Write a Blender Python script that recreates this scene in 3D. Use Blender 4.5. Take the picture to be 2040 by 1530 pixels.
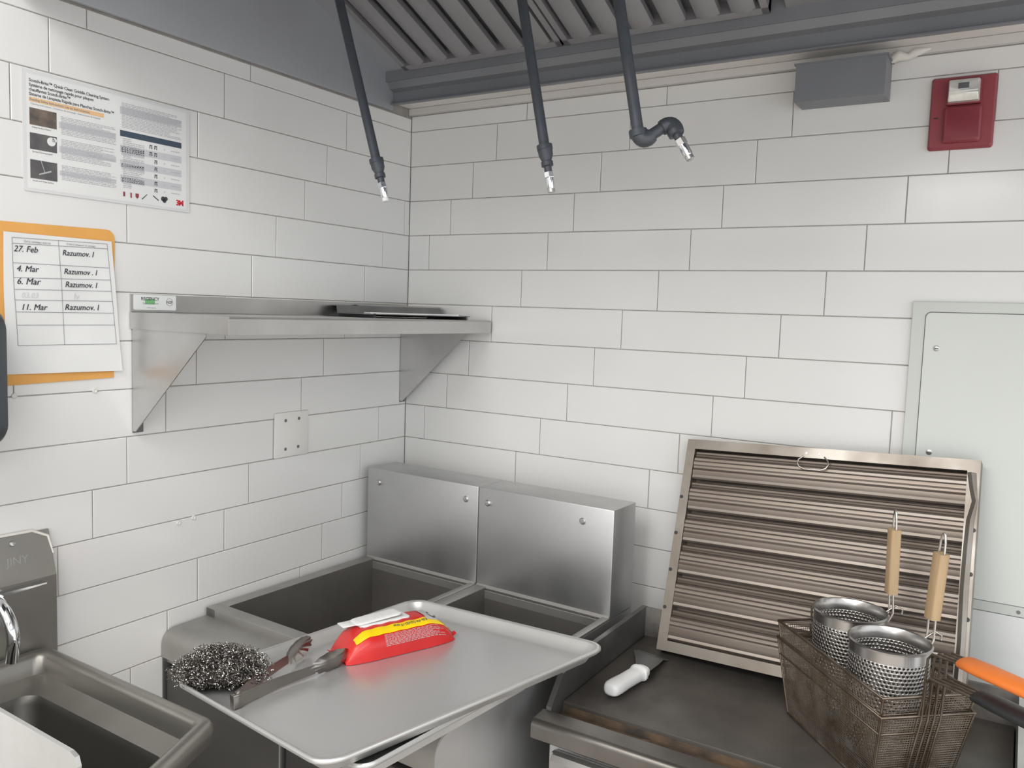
import bpy, bmesh, math, random
from mathutils import Vector, Matrix
random.seed(7)
for o in list(bpy.data.objects): bpy.data.objects.remove(o)
scene = bpy.context.scene
COL = scene.collection
V = Vector

# ------------------------------------------------------------------ camera
F_PX = 1656.33
yaw, pitch, roll = -0.552476550, -0.086628021, 0.033087238
fw = V((math.sin(yaw)*math.cos(pitch), math.cos(yaw)*math.cos(pitch), math.sin(pitch)))
r0 = V((math.cos(yaw), -math.sin(yaw), 0)); u0 = r0.cross(fw)
rt = math.cos(roll)*r0 + math.sin(roll)*u0; up = rt.cross(fw)
cam = bpy.data.cameras.new('camera'); cam.sensor_fit = 'HORIZONTAL'; cam.sensor_width = 36.0
cam.lens = F_PX/2040*36.0; cam.clip_start = 0.02
camo = bpy.data.objects.new('camera', cam); COL.objects.link(camo)
M = Matrix((rt, up, -fw)).transposed().to_4x4(); M.translation = V((1.65209909, -2.04351757, 1.63764579))
camo.matrix_world = M; scene.camera = camo

# ------------------------------------------------------------------ world, lights, exposure
w = bpy.data.worlds.new('world'); scene.world = w; w.use_nodes = True
w.node_tree.nodes['Background'].inputs[0].default_value = (0.93, 0.96, 1.0, 1)
w.node_tree.nodes['Background'].inputs[1].default_value = 0.80
def troffer(x, y, z, sx, sy, watt, col=(1.0, 0.992, 0.972)):
    l = bpy.data.lights.new('ceiling_troffer', 'AREA'); l.shape = 'RECTANGLE'; l.size = sx; l.size_y = sy
    l.energy = watt; l.color = col
    o = bpy.data.objects.new('ceiling_troffer', l); COL.objects.link(o); o.location = (x, y, z); return o
for tx_, ty_, wt_ in ((0.7, -2.6, 17), (2.5, -2.6, 13), (0.7, -4.2, 17), (2.5, -4.2, 15)):
    troffer(tx_, ty_, 2.88, 1.2, 1.2, wt_)
troffer(1.05, -6.85, 2.88, 1.0, 0.6, 26)
scene.view_settings.view_transform = 'Standard'; scene.view_settings.look = 'None'
scene.view_settings.gamma = 1.0; scene.view_settings.use_curve_mapping = False
scene.view_settings.exposure = 1.15

# ------------------------------------------------------------------ materials
def lin(c):
    def f(v): v /= 255.0; return v/12.92 if v <= 0.04045 else ((v+0.055)/1.055)**2.4
    return (f(c[0]), f(c[1]), f(c[2]), 1)
def mat(name, rgb, metal=0.0, rough=0.5, var=0.0, scale=8.0, rgb2=None, bump=0.0, bscale=200.0, stretch=None, rvar=0.0, coat=0.0, emit=None, alpha=None, trans=0.0, spec=None):
    m = bpy.data.materials.new(name); m.use_nodes = True; nt = m.node_tree; b = nt.nodes['Principled BSDF']
    b.inputs['Base Color'].default_value = lin(rgb); b.inputs['Metallic'].default_value = metal; b.inputs['Roughness'].default_value = rough
    if spec is not None: b.inputs['Specular IOR Level'].default_value = spec
    if coat: b.inputs['Coat Weight'].default_value = coat; b.inputs['Coat Roughness'].default_value = 0.08
    if trans: b.inputs['Transmission Weight'].default_value = trans
    if alpha is not None: b.inputs['Alpha'].default_value = alpha
    if var or rgb2 or rvar or bump:
        tc = nt.nodes.new('ShaderNodeTexCoord'); mp = nt.nodes.new('ShaderNodeMapping'); nt.links.new(tc.outputs['Object'], mp.inputs[0])
        if stretch: mp.inputs['Scale'].default_value = stretch
        n = nt.nodes.new('ShaderNodeTexNoise'); n.inputs['Scale'].default_value = scale; n.inputs['Detail'].default_value = 5; nt.links.new(mp.outputs[0], n.inputs['Vector'])
        if var or rgb2:
            cr = nt.nodes.new('ShaderNodeValToRGB'); cr.color_ramp.elements[0].position = 0.32; cr.color_ramp.elements[1].position = 0.68
            c1 = lin(rgb); c2 = lin(rgb2) if rgb2 else tuple(min(1, c*(1-var)) for c in c1[:3])+(1,)
            cr.color_ramp.elements[0].color = c1; cr.color_ramp.elements[1].color = c2
            nt.links.new(n.outputs['Fac'], cr.inputs[0]); nt.links.new(cr.outputs[0], b.inputs['Base Color'])
        if rvar:
            mr = nt.nodes.new('ShaderNodeMapRange'); mr.inputs['From Min'].default_value = 0.3; mr.inputs['From Max'].default_value = 0.7
            mr.inputs['To Min'].default_value = max(0.03, rough-rvar); mr.inputs['To Max'].default_value = min(1, rough+rvar)
            nt.links.new(n.outputs['Fac'], mr.inputs[0]); nt.links.new(mr.outputs[0], b.inputs['Roughness'])
        if bump:
            n2 = nt.nodes.new('ShaderNodeTexNoise'); n2.inputs['Scale'].default_value = bscale; nt.links.new(mp.outputs[0], n2.inputs['Vector'])
            bp = nt.nodes.new('ShaderNodeBump'); bp.inputs['Strength'].default_value = bump; bp.inputs['Distance'].default_value = 0.002
            nt.links.new(n2.outputs['Fac'], bp.inputs['Height']); nt.links.new(bp.outputs[0], b.inputs['Normal'])
    return m
MT = {}
def defm(k, *a, **kw): MT[k] = mat(k, *a, **kw)
defm('tile', (226, 225, 222), rough=0.16, var=0.05, scale=3.0, rvar=0.05)
defm("grout", (158, 153, 147), rough=0.9, var=0.25, scale=25)
defm('steel', (206, 205, 203), metal=0.95, rough=0.36, var=0.14, scale=6, rvar=0.07, stretch=(1, 1, 1))
defm('steel_brushed', (204, 204, 204), metal=0.92, rough=0.46, var=0.10, scale=5, rvar=0.09)
defm('steel_dull', (178, 176, 172), metal=0.8, rough=0.48, var=0.2, scale=7, rvar=0.1)
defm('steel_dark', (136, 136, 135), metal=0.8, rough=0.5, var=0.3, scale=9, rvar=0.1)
defm('sink_steel', (160, 157, 151), metal=0.85, rough=0.38, var=0.15, scale=6, rvar=0.06)
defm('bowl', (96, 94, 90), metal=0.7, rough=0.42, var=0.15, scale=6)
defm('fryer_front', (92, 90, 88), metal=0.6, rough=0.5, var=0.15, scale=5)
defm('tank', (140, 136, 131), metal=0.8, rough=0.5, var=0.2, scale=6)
defm('chrome', (225, 226, 230), metal=1.0, rough=0.08)
defm('aluminium', (222, 222, 220), metal=0.75, rough=0.38, var=0.13, scale=9, rvar=0.08)
defm('aluminium_floor', (206, 206, 206), metal=0.6, rough=0.28, var=0.07, scale=2.5)
defm('hood', (174, 176, 180), metal=0.35, rough=0.5, var=0.12, scale=3, rvar=0.06)
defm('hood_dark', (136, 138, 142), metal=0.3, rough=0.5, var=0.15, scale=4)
defm('baffle_up', (156, 154, 156), metal=0.35, rough=0.45, var=0.15, scale=5)
defm('filler', (226, 222, 216), rough=0.7, var=0.1, scale=4)
defm('filler2', (206, 202, 198), rough=0.7, var=0.1, scale=4)
defm('pipe', (80, 84, 90), metal=0.3, rough=0.45, var=0.15, scale=40)
defm('baffle', (150, 142, 134), metal=0.85, rough=0.40, rgb2=(122, 110, 100), scale=4, stretch=(.5, 18, 18))
defm('baffle_back', (142, 133, 124), metal=0.8, rough=0.42, rgb2=(116, 104, 94), scale=4, stretch=(.5, 18, 18))
defm('filter_frame', (150, 145, 138), metal=0.85, rough=0.38, rgb2=(124, 114, 104), scale=7, rvar=0.08)
defm('griddle', (104, 99, 93), metal=0.4, rough=0.42, rgb2=(80, 76, 72), scale=7, rvar=0.14)
defm('griddle_side', (138, 137, 136), metal=0.75, rough=0.38, rgb2=(104, 101, 99), scale=6, rvar=0.1)
defm('griddle_back', (176, 172, 166), metal=0.6, rough=0.5, rgb2=(96, 92, 88), scale=9)
defm('residue', (54, 48, 42), rough=0.75, rgb2=(98, 78, 58), scale=22, stretch=(1, 3, 1), bump=0.6, bscale=90)
defm('black', (38, 40, 42), rough=0.45)
defm('dispenser', (72, 76, 80), rough=0.4, var=0.1, scale=4)
defm('white_plastic', (236, 236, 234), rough=0.35, var=0.04, scale=9)
defm('plate_white', (228, 226, 220), rough=0.4, var=0.05, scale=9)
defm('panel', (208, 212, 206), rough=0.42, var=0.04, scale=2)
defm('panel_gap', (120, 122, 118), rough=0.8)
defm('wall_sheet', (214, 216, 214), rough=0.4, var=0.05, scale=2)
defm('red_alarm', (146, 62, 70), rough=0.42, var=0.08, scale=8)
defm('red_alarm2', (134, 54, 62), rough=0.45)
defm('lens', (232, 232, 226), rough=0.1, var=0.25, scale=40, metal=0.35)
defm('paper', (226, 226, 224), rough=0.75, var=0.05, scale=6)
defm('laminate', (216, 216, 216), rough=0.3, var=0.03, scale=4)
defm('ink', (70, 70, 74), rough=0.8)
defm('ink_soft', (138, 138, 142), rough=0.8)
defm('ink_pale', (176, 176, 180), rough=0.8)
defm('ink_band', (196, 196, 199), rough=0.8)
defm('ink_blue', (66, 78, 92), rough=0.8)
defm('pen', (58, 56, 66), rough=0.8)
defm('pen_pale', (202, 202, 203), rough=0.8)
defm('highlight', (226, 186, 138), rough=0.8)
defm('orange_card', (226, 166, 88), rough=0.7, var=0.08, scale=12)
defm('red_ink', (196, 40, 56), rough=0.7)
defm('photo1', (126, 112, 98), rough=0.5, rgb2=(80, 74, 72), scale=40)
defm('photo2', (78, 78, 82), rough=0.5, rgb2=(104, 100, 98), scale=30)
defm('green_ink', (120, 186, 120), rough=0.6)
defm('sticker', (228, 230, 228), rough=0.4)
defm('wipe_red', (214, 48, 44), rough=0.3, rgb2=(196, 34, 34), scale=9, bump=0.35, bscale=28)
defm('wipe_yellow', (240, 206, 20), rough=0.32)
defm('wipe_grey', (186, 184, 186), rough=0.35)
defm('wood', (186, 160, 124), rough=0.6, rgb2=(166, 138, 104), scale=14, stretch=(3, 3, 0.4))
defm('pasta_steel', (182, 180, 177), metal=1.0, rough=0.27, var=0.08, scale=8)
defm('tong_steel', (158, 153, 147), metal=1.0, rough=0.2, var=0.1, scale=20)
defm('rail', (136, 133, 128), metal=0.85, rough=0.34, rgb2=(112, 108, 103), scale=6)
defm('wire', (142, 133, 122), metal=0.9, rough=0.4, rgb2=(110, 97, 83), scale=30)
defm('wire_bright', (206, 200, 192), metal=1.0, rough=0.25)
defm('wool', (160, 156, 151), metal=1.0, rough=0.2)
defm('wool_core', (58, 54, 51), metal=0.6, rough=0.6)
defm('orange_grip', (238, 128, 52), rough=0.45, var=0.08, scale=15)
defm('floor', (196, 188, 180), rough=0.6, var=0.2, scale=5)
defm('ceiling', (212, 212, 210), rough=0.9)
defm('caulk', (216, 212, 204), rough=0.7, bump=0.6, bscale=60)

# ------------------------------------------------------------------ mesh helpers
class MB:
    def __init__(s): s.v = []; s.f = []
    def add(s, vs, fs):
        b = len(s.v); s.v += [tuple(x) for x in vs]; s.f += [tuple(i+b for i in f) for f in fs]; return s
    def box(s, a, b):
        x0, y0, z0 = a; x1, y1, z1 = b
        return s.add([(x0,y0,z0),(x1,y0,z0),(x1,y1,z0),(x0,y1,z0),(x0,y0,z1),(x1,y0,z1),(x1,y1,z1),(x0,y1,z1)],
                     [(0,3,2,1),(4,5,6,7),(0,1,5,4),(1,2,6,5),(2,3,7,6),(3,0,4,7)])
    def rbox(s, a, b, r=0.003, seg=2):
        bm = bmesh.new(); bmesh.ops.create_cube(bm, size=1)
        sz = [b[i]-a[i] for i in range(3)]; ce = [(b[i]+a[i])/2 for i in range(3)]
        for v in bm.verts: v.co = V([v.co[i]*sz[i]+ce[i] for i in range(3)])
        bmesh.ops.bevel(bm, geom=bm.edges[:], offset=min(r, min(map(abs, sz))*0.49), segments=seg, profile=0.5, affect='EDGES')
        bm.verts.index_update(); s.add([v.co for v in bm.verts], [[v.index for v in f.verts] for f in bm.faces]); bm.free(); return s
    def tube(s, pts, r, n=10, closed=False, caps=True):
        pts = [V(p) for p in pts]; N = len(pts); rr = r if isinstance(r, (list, tuple)) else [r]*N
        T = []
        for i in range(N):
            if closed: t = pts[(i+1) % N]-pts[i-1]
            else: t = pts[min(i+1, N-1)]-pts[max(i-1, 0)]
            T.append(t.normalized())
        a = V((0,0,1)) if abs(T[0].z) < 0.9 else V((1,0,0))
        nrm = (a-T[0]*a.dot(T[0])).normalized(); vs = []
        for i in range(N):
            nrm = (nrm-T[i]*nrm.dot(T[i])).normalized(); bn = T[i].cross(nrm)
            for k in range(n):
                an = 2*math.pi*k/n; vs.append(pts[i]+(nrm*math.cos(an)+bn*math.sin(an))*rr[i])
        fs = []
        for i in range(N if closed else N-1):
            j = (i+1) % N
            for k in range(n): fs.append((i*n+k, i*n+(k+1) % n, j*n+(k+1) % n, j*n+k))
        if not closed and caps: fs.append(tuple(range(n-1, -1, -1))); fs.append(tuple((N-1)*n+k for k in range(n)))
        return s.add(vs, fs)
    def lathe(s, prof, n=24, o=(0,0,0), ax=(0,0,1), caps=True):
        ax = V(ax).normalized(); a = V((1,0,0)) if abs(ax.x) < 0.9 else V((0,1,0)); e1 = (a-ax*a.dot(ax)).normalized(); e2 = ax.cross(e1); o = V(o); vs = []
        for r, h in prof:
            for k in range(n):
                t = 2*math.pi*k/n; vs.append(o+ax*h+(e1*math.cos(t)+e2*math.sin(t))*r)
        fs = []
        for i in range(len(prof)-1):
            for k in range(n): fs.append((i*n+k, i*n+(k+1) % n, (i+1)*n+(k+1) % n, (i+1)*n+k))
        if caps: fs.append(tuple(range(n-1, -1, -1))); fs.append(tuple((len(prof)-1)*n+k for k in range(n)))
        return s.add(vs, fs)
    def loft(s, loops, cap0=False, cap1=False):
        n = len(loops[0]); vs = [p for l in loops for p in l]; fs = []
        for i in range(len(loops)-1):
            for k in range(n): fs.append((i*n+k, i*n+(k+1) % n, (i+1)*n+(k+1) % n, (i+1)*n+k))
        if cap0: fs.append(tuple(range(n-1, -1, -1)))
        if cap1: fs.append(tuple((len(loops)-1)*n+k for k in range(n)))
        return s.add(vs, fs)
    def prism(s, poly, d, fn):      # poly 2-D points, extruded d0..d1, fn(a,b,d)->xyz
        n = len(poly); vs = [fn(a, b, d[0]) for a, b in poly]+[fn(a, b, d[1]) for a, b in poly]
        return s.add(vs, [tuple(range(n-1, -1, -1)), tuple(range(n, 2*n))]+[(i, (i+1) % n, n+(i+1) % n, n+i) for i in range(n)])
    def sheet(s, line, th, d, fn):  # folded sheet: polyline with thickness, extruded
        L = [V((a, b, 0)) for a, b in line]; n = len(L); up_ = []; dn = []
        for i in range(n):
            t = (L[min(i+1, n-1)]-L[max(i-1, 0)]).normalized(); nn = V((-t.y, t.x, 0))*th/2
            up_.append(((L[i]+nn).x, (L[i]+nn).y)); dn.append(((L[i]-nn).x, (L[i]-nn).y))
        vs = []; 
        for dd in d:
            vs += [fn(a, b, dd) for a, b in up_]+[fn(a, b, dd) for a, b in dn]
        m = 2*n; fs = []
        for i in range(n-1):
            fs += [(i, i+1, m+i+1, m+i), (n+i+1, n+i, m+n+i, m+n+i+1), (i+1, i, n+i, n+i+1), (m+i, m+i+1, m+n+i+1, m+n+i)]
        fs += [(0, m, m+n, n), (n-1, 2*n-1, m+2*n-1, m+n-1)]
        return s.add(vs, fs)
    def quad(s, x0, y0, x1, y1, z): return s.add([(x0,y0,z),(x1,y0,z),(x1,y1,z),(x0,y1,z)], [(0,1,2,3)])
    def disc(s, x, y, z, r, n=16): return s.add([(x+r*math.cos(2*math.pi*k/n), y+r*math.sin(2*math.pi*k/n), z) for k in range(n)], [tuple(range(n))])
    def ring(s, x, y, z, r, t, n=24):
        vs = []
        for k in range(n):
            c, q = math.cos(2*math.pi*k/n), math.sin(2*math.pi*k/n); vs += [(x+r*c, y+r*q, z), (x+(r-t)*c, y+(r-t)*q, z)]
        return s.add(vs, [(2*k, (2*k+2) % (2*n), (2*k+3) % (2*n), 2*k+1) for k in range(n)])
    def map(s, fn): s.v = [tuple(fn(V(v))) for v in s.v]; return s
    def mesh(s, name, smooth=None):
        m = bpy.data.meshes.new(name); m.from_pydata(s.v, [], s.f)
        bm = bmesh.new(); bm.from_mesh(m); bmesh.ops.recalc_face_normals(bm, faces=bm.faces[:]); bm.to_mesh(m); bm.free()
        if smooth is not None:
            m.shade_smooth(); m.set_sharp_from_angle(angle=math.radians(smooth))
        return m
    def build(s, name, mt, parent=None, smooth=None):
        m = s.mesh(name, smooth); m.materials.append(MT[mt]); return link(name, m, parent)
def link(name, m, parent=None):
    o = bpy.data.objects.new(name, m); COL.objects.link(o)
    if parent: o.parent = parent
    return o
def tag(o, label=None, cat=None, group=None, kind=None):
    if label: o['label'] = label
    if cat: o['category'] = cat
    if group: o['group'] = group
    if kind: o['kind'] = kind
    return o
def thing(name, label, cat, loc=(0,0,0), X=None, Y=None, group=None, rz=None):
    o = bpy.data.objects.new(name, None); o.empty_display_size = 0.05; COL.objects.link(o)
    if X is not None:
        X = V(X).normalized(); Y = V(Y); Y = (Y-X*Y.dot(X)).normalized(); Z = X.cross(Y)
        m = Matrix((X, Y, Z)).transposed().to_4x4(); m.translation = V(loc); o.matrix_world = m
    else:
        o.location = loc
        if rz: o.rotation_euler = (0, 0, rz)
    return tag(o, label, cat, group)
def struct(name, mb, mt, smooth=None): return tag(mb.build(name, mt, None, smooth), kind='structure')
def rrect(hx, hy, r, n=6):
    P = []
    for cx, cy, a0 in ((hx-r, hy-r, 0), (-hx+r, hy-r, 90), (-hx+r, -hy+r, 180), (hx-r, -hy+r, 270)):
        for k in range(n+1):
            a = math.radians(a0+90*k/n); P.append((cx+r*math.cos(a), cy+r*math.sin(a)))
    return P
def text(s, size, shear=0.0, bold=0.0, align='LEFT', space=1.0):
    c = bpy.data.curves.new('t', 'FONT'); c.body = s; c.size = size; c.shear = shear; c.offset = bold; c.align_x = align; c.space_character = space; c.resolution_u = 2
    o = bpy.data.objects.new('t', c); COL.objects.link(o)
    dg = bpy.context.evaluated_depsgraph_get(); e = o.evaluated_get(dg); m = e.to_mesh()
    b = MB().add([v.co.copy() for v in m.vertices], [tuple(p.vertices) for p in m.polygons]); e.to_mesh_clear()
    bpy.data.objects.remove(o); bpy.data.curves.remove(c); return b
def put(dst, src, x, y, z, rot=0.0):
    c, q = math.cos(rot), math.sin(rot)
    return dst.add([(x+v[0]*c-v[1]*q, y+v[0]*q+v[1]*c, z+v[2]) for v in src.v], src.f)

# ------------------------------------------------------------------ room shell
Z0 = 2.175; PITCH = 0.1046; LEN = 0.4151; J = 0.0020
struct('floor', MB().box((-0.12, -7.5, -0.08), (4.2, 0.12, 0.0)), 'floor')
struct('ceiling', MB().box((-0.12, -7.5, 2.9), (4.2, 0.12, 2.98)), 'ceiling')
wr = struct('wall_right', MB().box((-0.12, 0.0015, 0.0), (4.2, 0.12, 2.9)), 'grout')
wl = struct('wall_left', MB().box((-0.12, -7.5, 0.0), (-0.0015, 0.0015, 2.9)), 'grout')
tile_cache = {}
def tile_mesh(wd, h):
    k = (round(wd, 4), round(h, 4))
    if k not in tile_cache:
        b = 0.0011; x, z = wd/2, h/2; t = 0.0075
        vs = [(-x,t,-z),(x,t,-z),(x,t,z),(-x,t,z),(-x,b,-z),(x,b,-z),(x,b,z),(-x,b,z),(-x+b,0,-z+b),(x-b,0,-z+b),(x-b,0,z-b),(-x+b,0,z-b)]
        fs = [(8,9,10,11)]
        for i in range(4):
            j = (i+1) % 4; fs += [(i, j, 4+j, 4+i), (4+i, 4+j, 8+j, 8+i)]
        m = MB().add(vs, fs).mesh('tile'); m.materials.append(MT['tile']); tile_cache[k] = m
    return tile_cache[k]
ROFF = {-1:.4113, 0:.3133, 1:.2336, 2:.1563, 3:.0782, 4:.412, 5:.3141, 6:.2369, 7:.1585, 8:.0756, 9:.4125, 10:.314, 11:.236, 12:.157, 13:.077, 14:.412}
LOFF = {-1:.2056, 0:.2831, 1:.3574, 2:.0227, 3:.1208, 4:.1987, 5:.279, 6:.3612, 7:.0276, 8:.1247, 9:.2045, 10:.2804, 11:.358, 12:.0257, 13:.12, 14:.2}
def lay(parent, offs, end, left):
    for r in range(-1, 15):
        zt = Z0-r*PITCH; zb = zt-PITCH
        if r == -1: zt = 2.222 if not left else 2.215
        js = [0.0]; d = offs[r]
        while d < end: js.append(d); d += LEN
        js.append(end)
        for a, b in zip(js, js[1:]):
            if b-a < 0.012: continue
            wd = b-a-J; h = zt-zb-J; c = (a+b)/2; zc = (zt+zb)/2
            o = link('tile', tile_mesh(wd, h), parent)
            tilt = (random.uniform(-.0012, .0012), random.uniform(-.0012, .0012))
            if left: o.location = (0, -c, zc); o.rotation_euler = (tilt[0], 0, math.pi/2+tilt[1])
            else: o.location = (c, 0, zc); o.rotation_euler = (tilt[0], 0, tilt[1])
lay(wr, ROFF, 2.30, False); lay(wl, LOFF, 1.95, True)

# ------------------------------------------------------------------ hood
fx = struct('trim_1', MB().box((0.0, -0.014, 2.2225), (2.3, 0.0, 2.2415)), 'filler2')
hood = thing('exhaust_hood', 'dark grey exhaust hood with slanted baffle filters above the corner', 'exhaust hood', (0, -0.1, 2.217))
def H(mb): return mb.map(lambda v: v-V((0, -0.1, 2.217)))
H(MB().box((0.001, -0.1, 2.2425), (2.6, -0.0005, 2.2455))).build('filler_strip', 'filler', hood)
H(MB().rbox((0.0, -1.18, 2.218), (0.012, -0.1, 2.89), 0.003)).build('end_panel', 'hood', hood, 40)
H(MB().rbox((0.012, -1.18, 2.2), (2.6, -1.165, 2.89), 0.003)).build('front_panel', 'hood', hood, 40)
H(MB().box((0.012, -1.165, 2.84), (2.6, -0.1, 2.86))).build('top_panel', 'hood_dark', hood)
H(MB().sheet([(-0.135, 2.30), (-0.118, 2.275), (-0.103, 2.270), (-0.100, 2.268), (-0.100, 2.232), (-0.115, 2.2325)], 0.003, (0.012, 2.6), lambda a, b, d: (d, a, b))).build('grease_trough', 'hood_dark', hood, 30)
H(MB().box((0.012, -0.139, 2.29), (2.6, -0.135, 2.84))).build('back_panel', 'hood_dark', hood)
# slanted filter bank: plane from (y -0.14, z 2.315) rising toward the front
sl = math.radians(20.7); fo = V((0, -0.142, 2.312)); fv = V((0, -math.cos(sl), math.sin(sl))); fn_ = V((0, -math.sin(sl), -math.cos(sl)))
def FP(x, s_, d): return fo+V((x, 0, 0))+fv*s_+fn_*d
def hood_filter(x0, x1, n):
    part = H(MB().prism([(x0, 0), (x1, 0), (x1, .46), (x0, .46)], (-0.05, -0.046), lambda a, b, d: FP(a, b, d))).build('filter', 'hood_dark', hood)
    def kid(mb, nm, mt): return H(mb).build(nm, mt, part, 30)
    for (a0, a1, b0, b1) in ((x0, x0+.016, 0, .46), (x1-.016, x1, 0, .46), (x0, x1, 0, .02), (x0, x1, .44, .46)):
        kid(MB().prism([(a0, b0), (a1, b0), (a1, b1), (a0, b1)], (-0.045, 0.0), lambda a, b, d: FP(a, b, d)), 'frame_rail', 'baffle_up')
    p = (x1-x0-.03)/n
    for i in range(n):
        c = x0+.015+p*(i+.5); wv = p*0.33
        kid(MB().sheet([(-wv, -.018), (-wv, -.004), (-wv*.5, 0.002), (wv*.5, 0.002), (wv, -.004), (wv, -.018)], 0.0016, (.018, .442), lambda a, b, d: FP(c+a, d, b)), 'baffle', 'baffle_up')
        if i < n-1:
            c2 = c+p/2
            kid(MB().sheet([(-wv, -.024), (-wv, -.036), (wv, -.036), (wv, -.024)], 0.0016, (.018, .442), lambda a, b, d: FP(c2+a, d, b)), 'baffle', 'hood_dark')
hood_filter(0.085, 0.598, 6); hood_filter(0.604, 1.117, 6)
H(MB().prism([(1.150, 0), (2.55, 0), (2.55, .46), (1.175, .46)], (-0.012, -0.008), lambda a, b, d: FP(a, b, d))).build('blank_panel', 'baffle_up', hood)
H(MB().prism([(0.012, 0), (0.085, 0), (0.085, .46), (0.012, .46)], (-0.012, -0.008), lambda a, b, d: FP(a, b, d))).build('end_filler', 'hood', hood)
# caulk lump beside the little steel box
tag(MB().tube([(1.352, -.018, 2.214), (1.368, -.02, 2.222), (1.385, -.012, 2.219), (1.40, -.014, 2.226), (1.43, -.012, 2.231)], [.008, .012, .008, .010, .003], 8).build('caulk_bead', 'caulk', None, 60), 'lumpy beige caulk bead beside the small grey steel box', 'caulk')
bx = thing('junction_cover', 'small grey steel box cover under the hood edge, left of the red alarm', 'box cover', (1.165, 0, 2.1300))
MB().prism([(-.0005, 0.0), (-.082, -0.002), (-.082, .082), (-.0005, .0915)], (0, .188), lambda a, b, d: (d, a, b)).build('cover', 'hood_dark', bx)
MB().box((-.004, -.0845, .080), (.192, -.0005, .0835)).build('top_flange', 'hood_dark', bx)

# ------------------------------------------------------------------ fire suppression drops
def UW(px, py, d):
    x = (px-1020)/F_PX; y = (765-py)/F_PX
    return V((1.65209909, -2.04351757, 1.63764579))+(fw+rt*x+up*y)*d
def nozzle_parts(t, o, ax, mb_scale=1.0, lead=True):
    if lead:
        MB().lathe([(.0135, -.004), (.0165, -.004), (.0165, .006), (.0155, .007), (.0150, .018), (.0105, .028), (.0105, .030), (.0125, .031), (.0125, .040), (.008, .041)], 20, o, ax).build('reducer', 'pipe', t, 35)
        o = V(o)+V(ax)*.040
    MB().lathe([(.0080, -.004), (.0080, .012)], 16, o, ax).build('nipple', 'pipe', t, 35)
    MB().lathe([(.0098, .012), (.0104, .013), (.0104, .024), (.0098, .025)], 6, o, ax).build('hex_collar', 'chrome', t)
    MB().lathe([(.0088, .025), (.0088, .046), (.0070, .049)], 20, o, ax).build('nozzle', 'chrome', t, 35)
    MB().lathe([(.0078, .048), (.0078, .055), (.0060, .056)], 16, o, ax).build('nozzle_cap', 'white_plastic' if lead == 'white' else 'steel', t, 35)
def drop(px0, px1, dep, label, white=False):
    a, b = UW(*px0, dep), UW(*px1, dep); ax = (b-a).normalized(); top = a+ax*((2.842-a.z)/ax.z)
    t = thing('suppression_pipe', label, 'pipe', b, group='fire suppression drops')
    MB().tube([top-b, V((0, 0, 0))], .0107, 16).build('pipe', 'pipe', t, 40)
    nozzle_parts(t, V((0, 0, 0)), ax, lead='white' if white else True); return t, ax
drop((676, 0), (750, 320), 1.9, 'dark slanted fire suppression pipe nearest the left wall with white-tipped nozzle', True)
drop((1040, 0), (1085, 293), 1.72, 'dark slanted fire suppression pipe with straight nozzle, middle of the three')
a, b = UW(1233, 0, 1.5), UW(1272, 270, 1.5); ax = (b-a).normalized(); top = a+ax*((2.842-a.z)/ax.z)
t = thing('suppression_pipe', 'dark fire suppression pipe ending in two elbows and a chrome nozzle', 'pipe', b, group='fire suppression drops')
c = UW(1279, 281, 1.5); e = UW(1333, 246, 1.5); f = UW(1345, 262, 1.49); g = UW(1371, 309, 1.48)
MB().tube([top-b, V((0, 0, 0))], .0107, 16).build('pipe', 'pipe', t, 40)
MB().lathe([(.0145, -.010), (.0165, -.010), (.0165, .002), (.0145, .003)], 20, (0, 0, 0), ax).build('elbow_collar', 'pipe', t, 35)
def bez(p0, p1, p2, n=9): return [p0*(1-q)**2+p1*(2*q*(1-q))+p2*q*q for q in [k/n for k in range(n+1)]]
dce = (e-c).normalized()
MB().tube(bez(V((0, 0, 0))-ax*.006, c-b+ax*.006, c-b+dce*.020), [.0140]+[.0152]*7+[.0146, .0140], 18).build('elbow', 'pipe', t, 60)
MB().tube([c-b, e-b], .0105, 16).build('cross_pipe', 'pipe', t, 40)
ax2 = (g-f).normalized()
MB().tube(bez(e-b-dce*.016, e-b+dce*.010, f-b+ax2*.004), [.0135, .0142]+[.0150]*7+[.0140], 18).build('elbow', 'pipe', t, 60)
MB().lathe([(.0125, 0), (.0150, 0), (.0150, .008), (.0125, .009)], 18, f-b-ax2*.002, ax2).build('elbow_collar', 'pipe', t, 35)
nozzle_parts(t, f-b+ax2*.005, ax2, lead=False)

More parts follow.
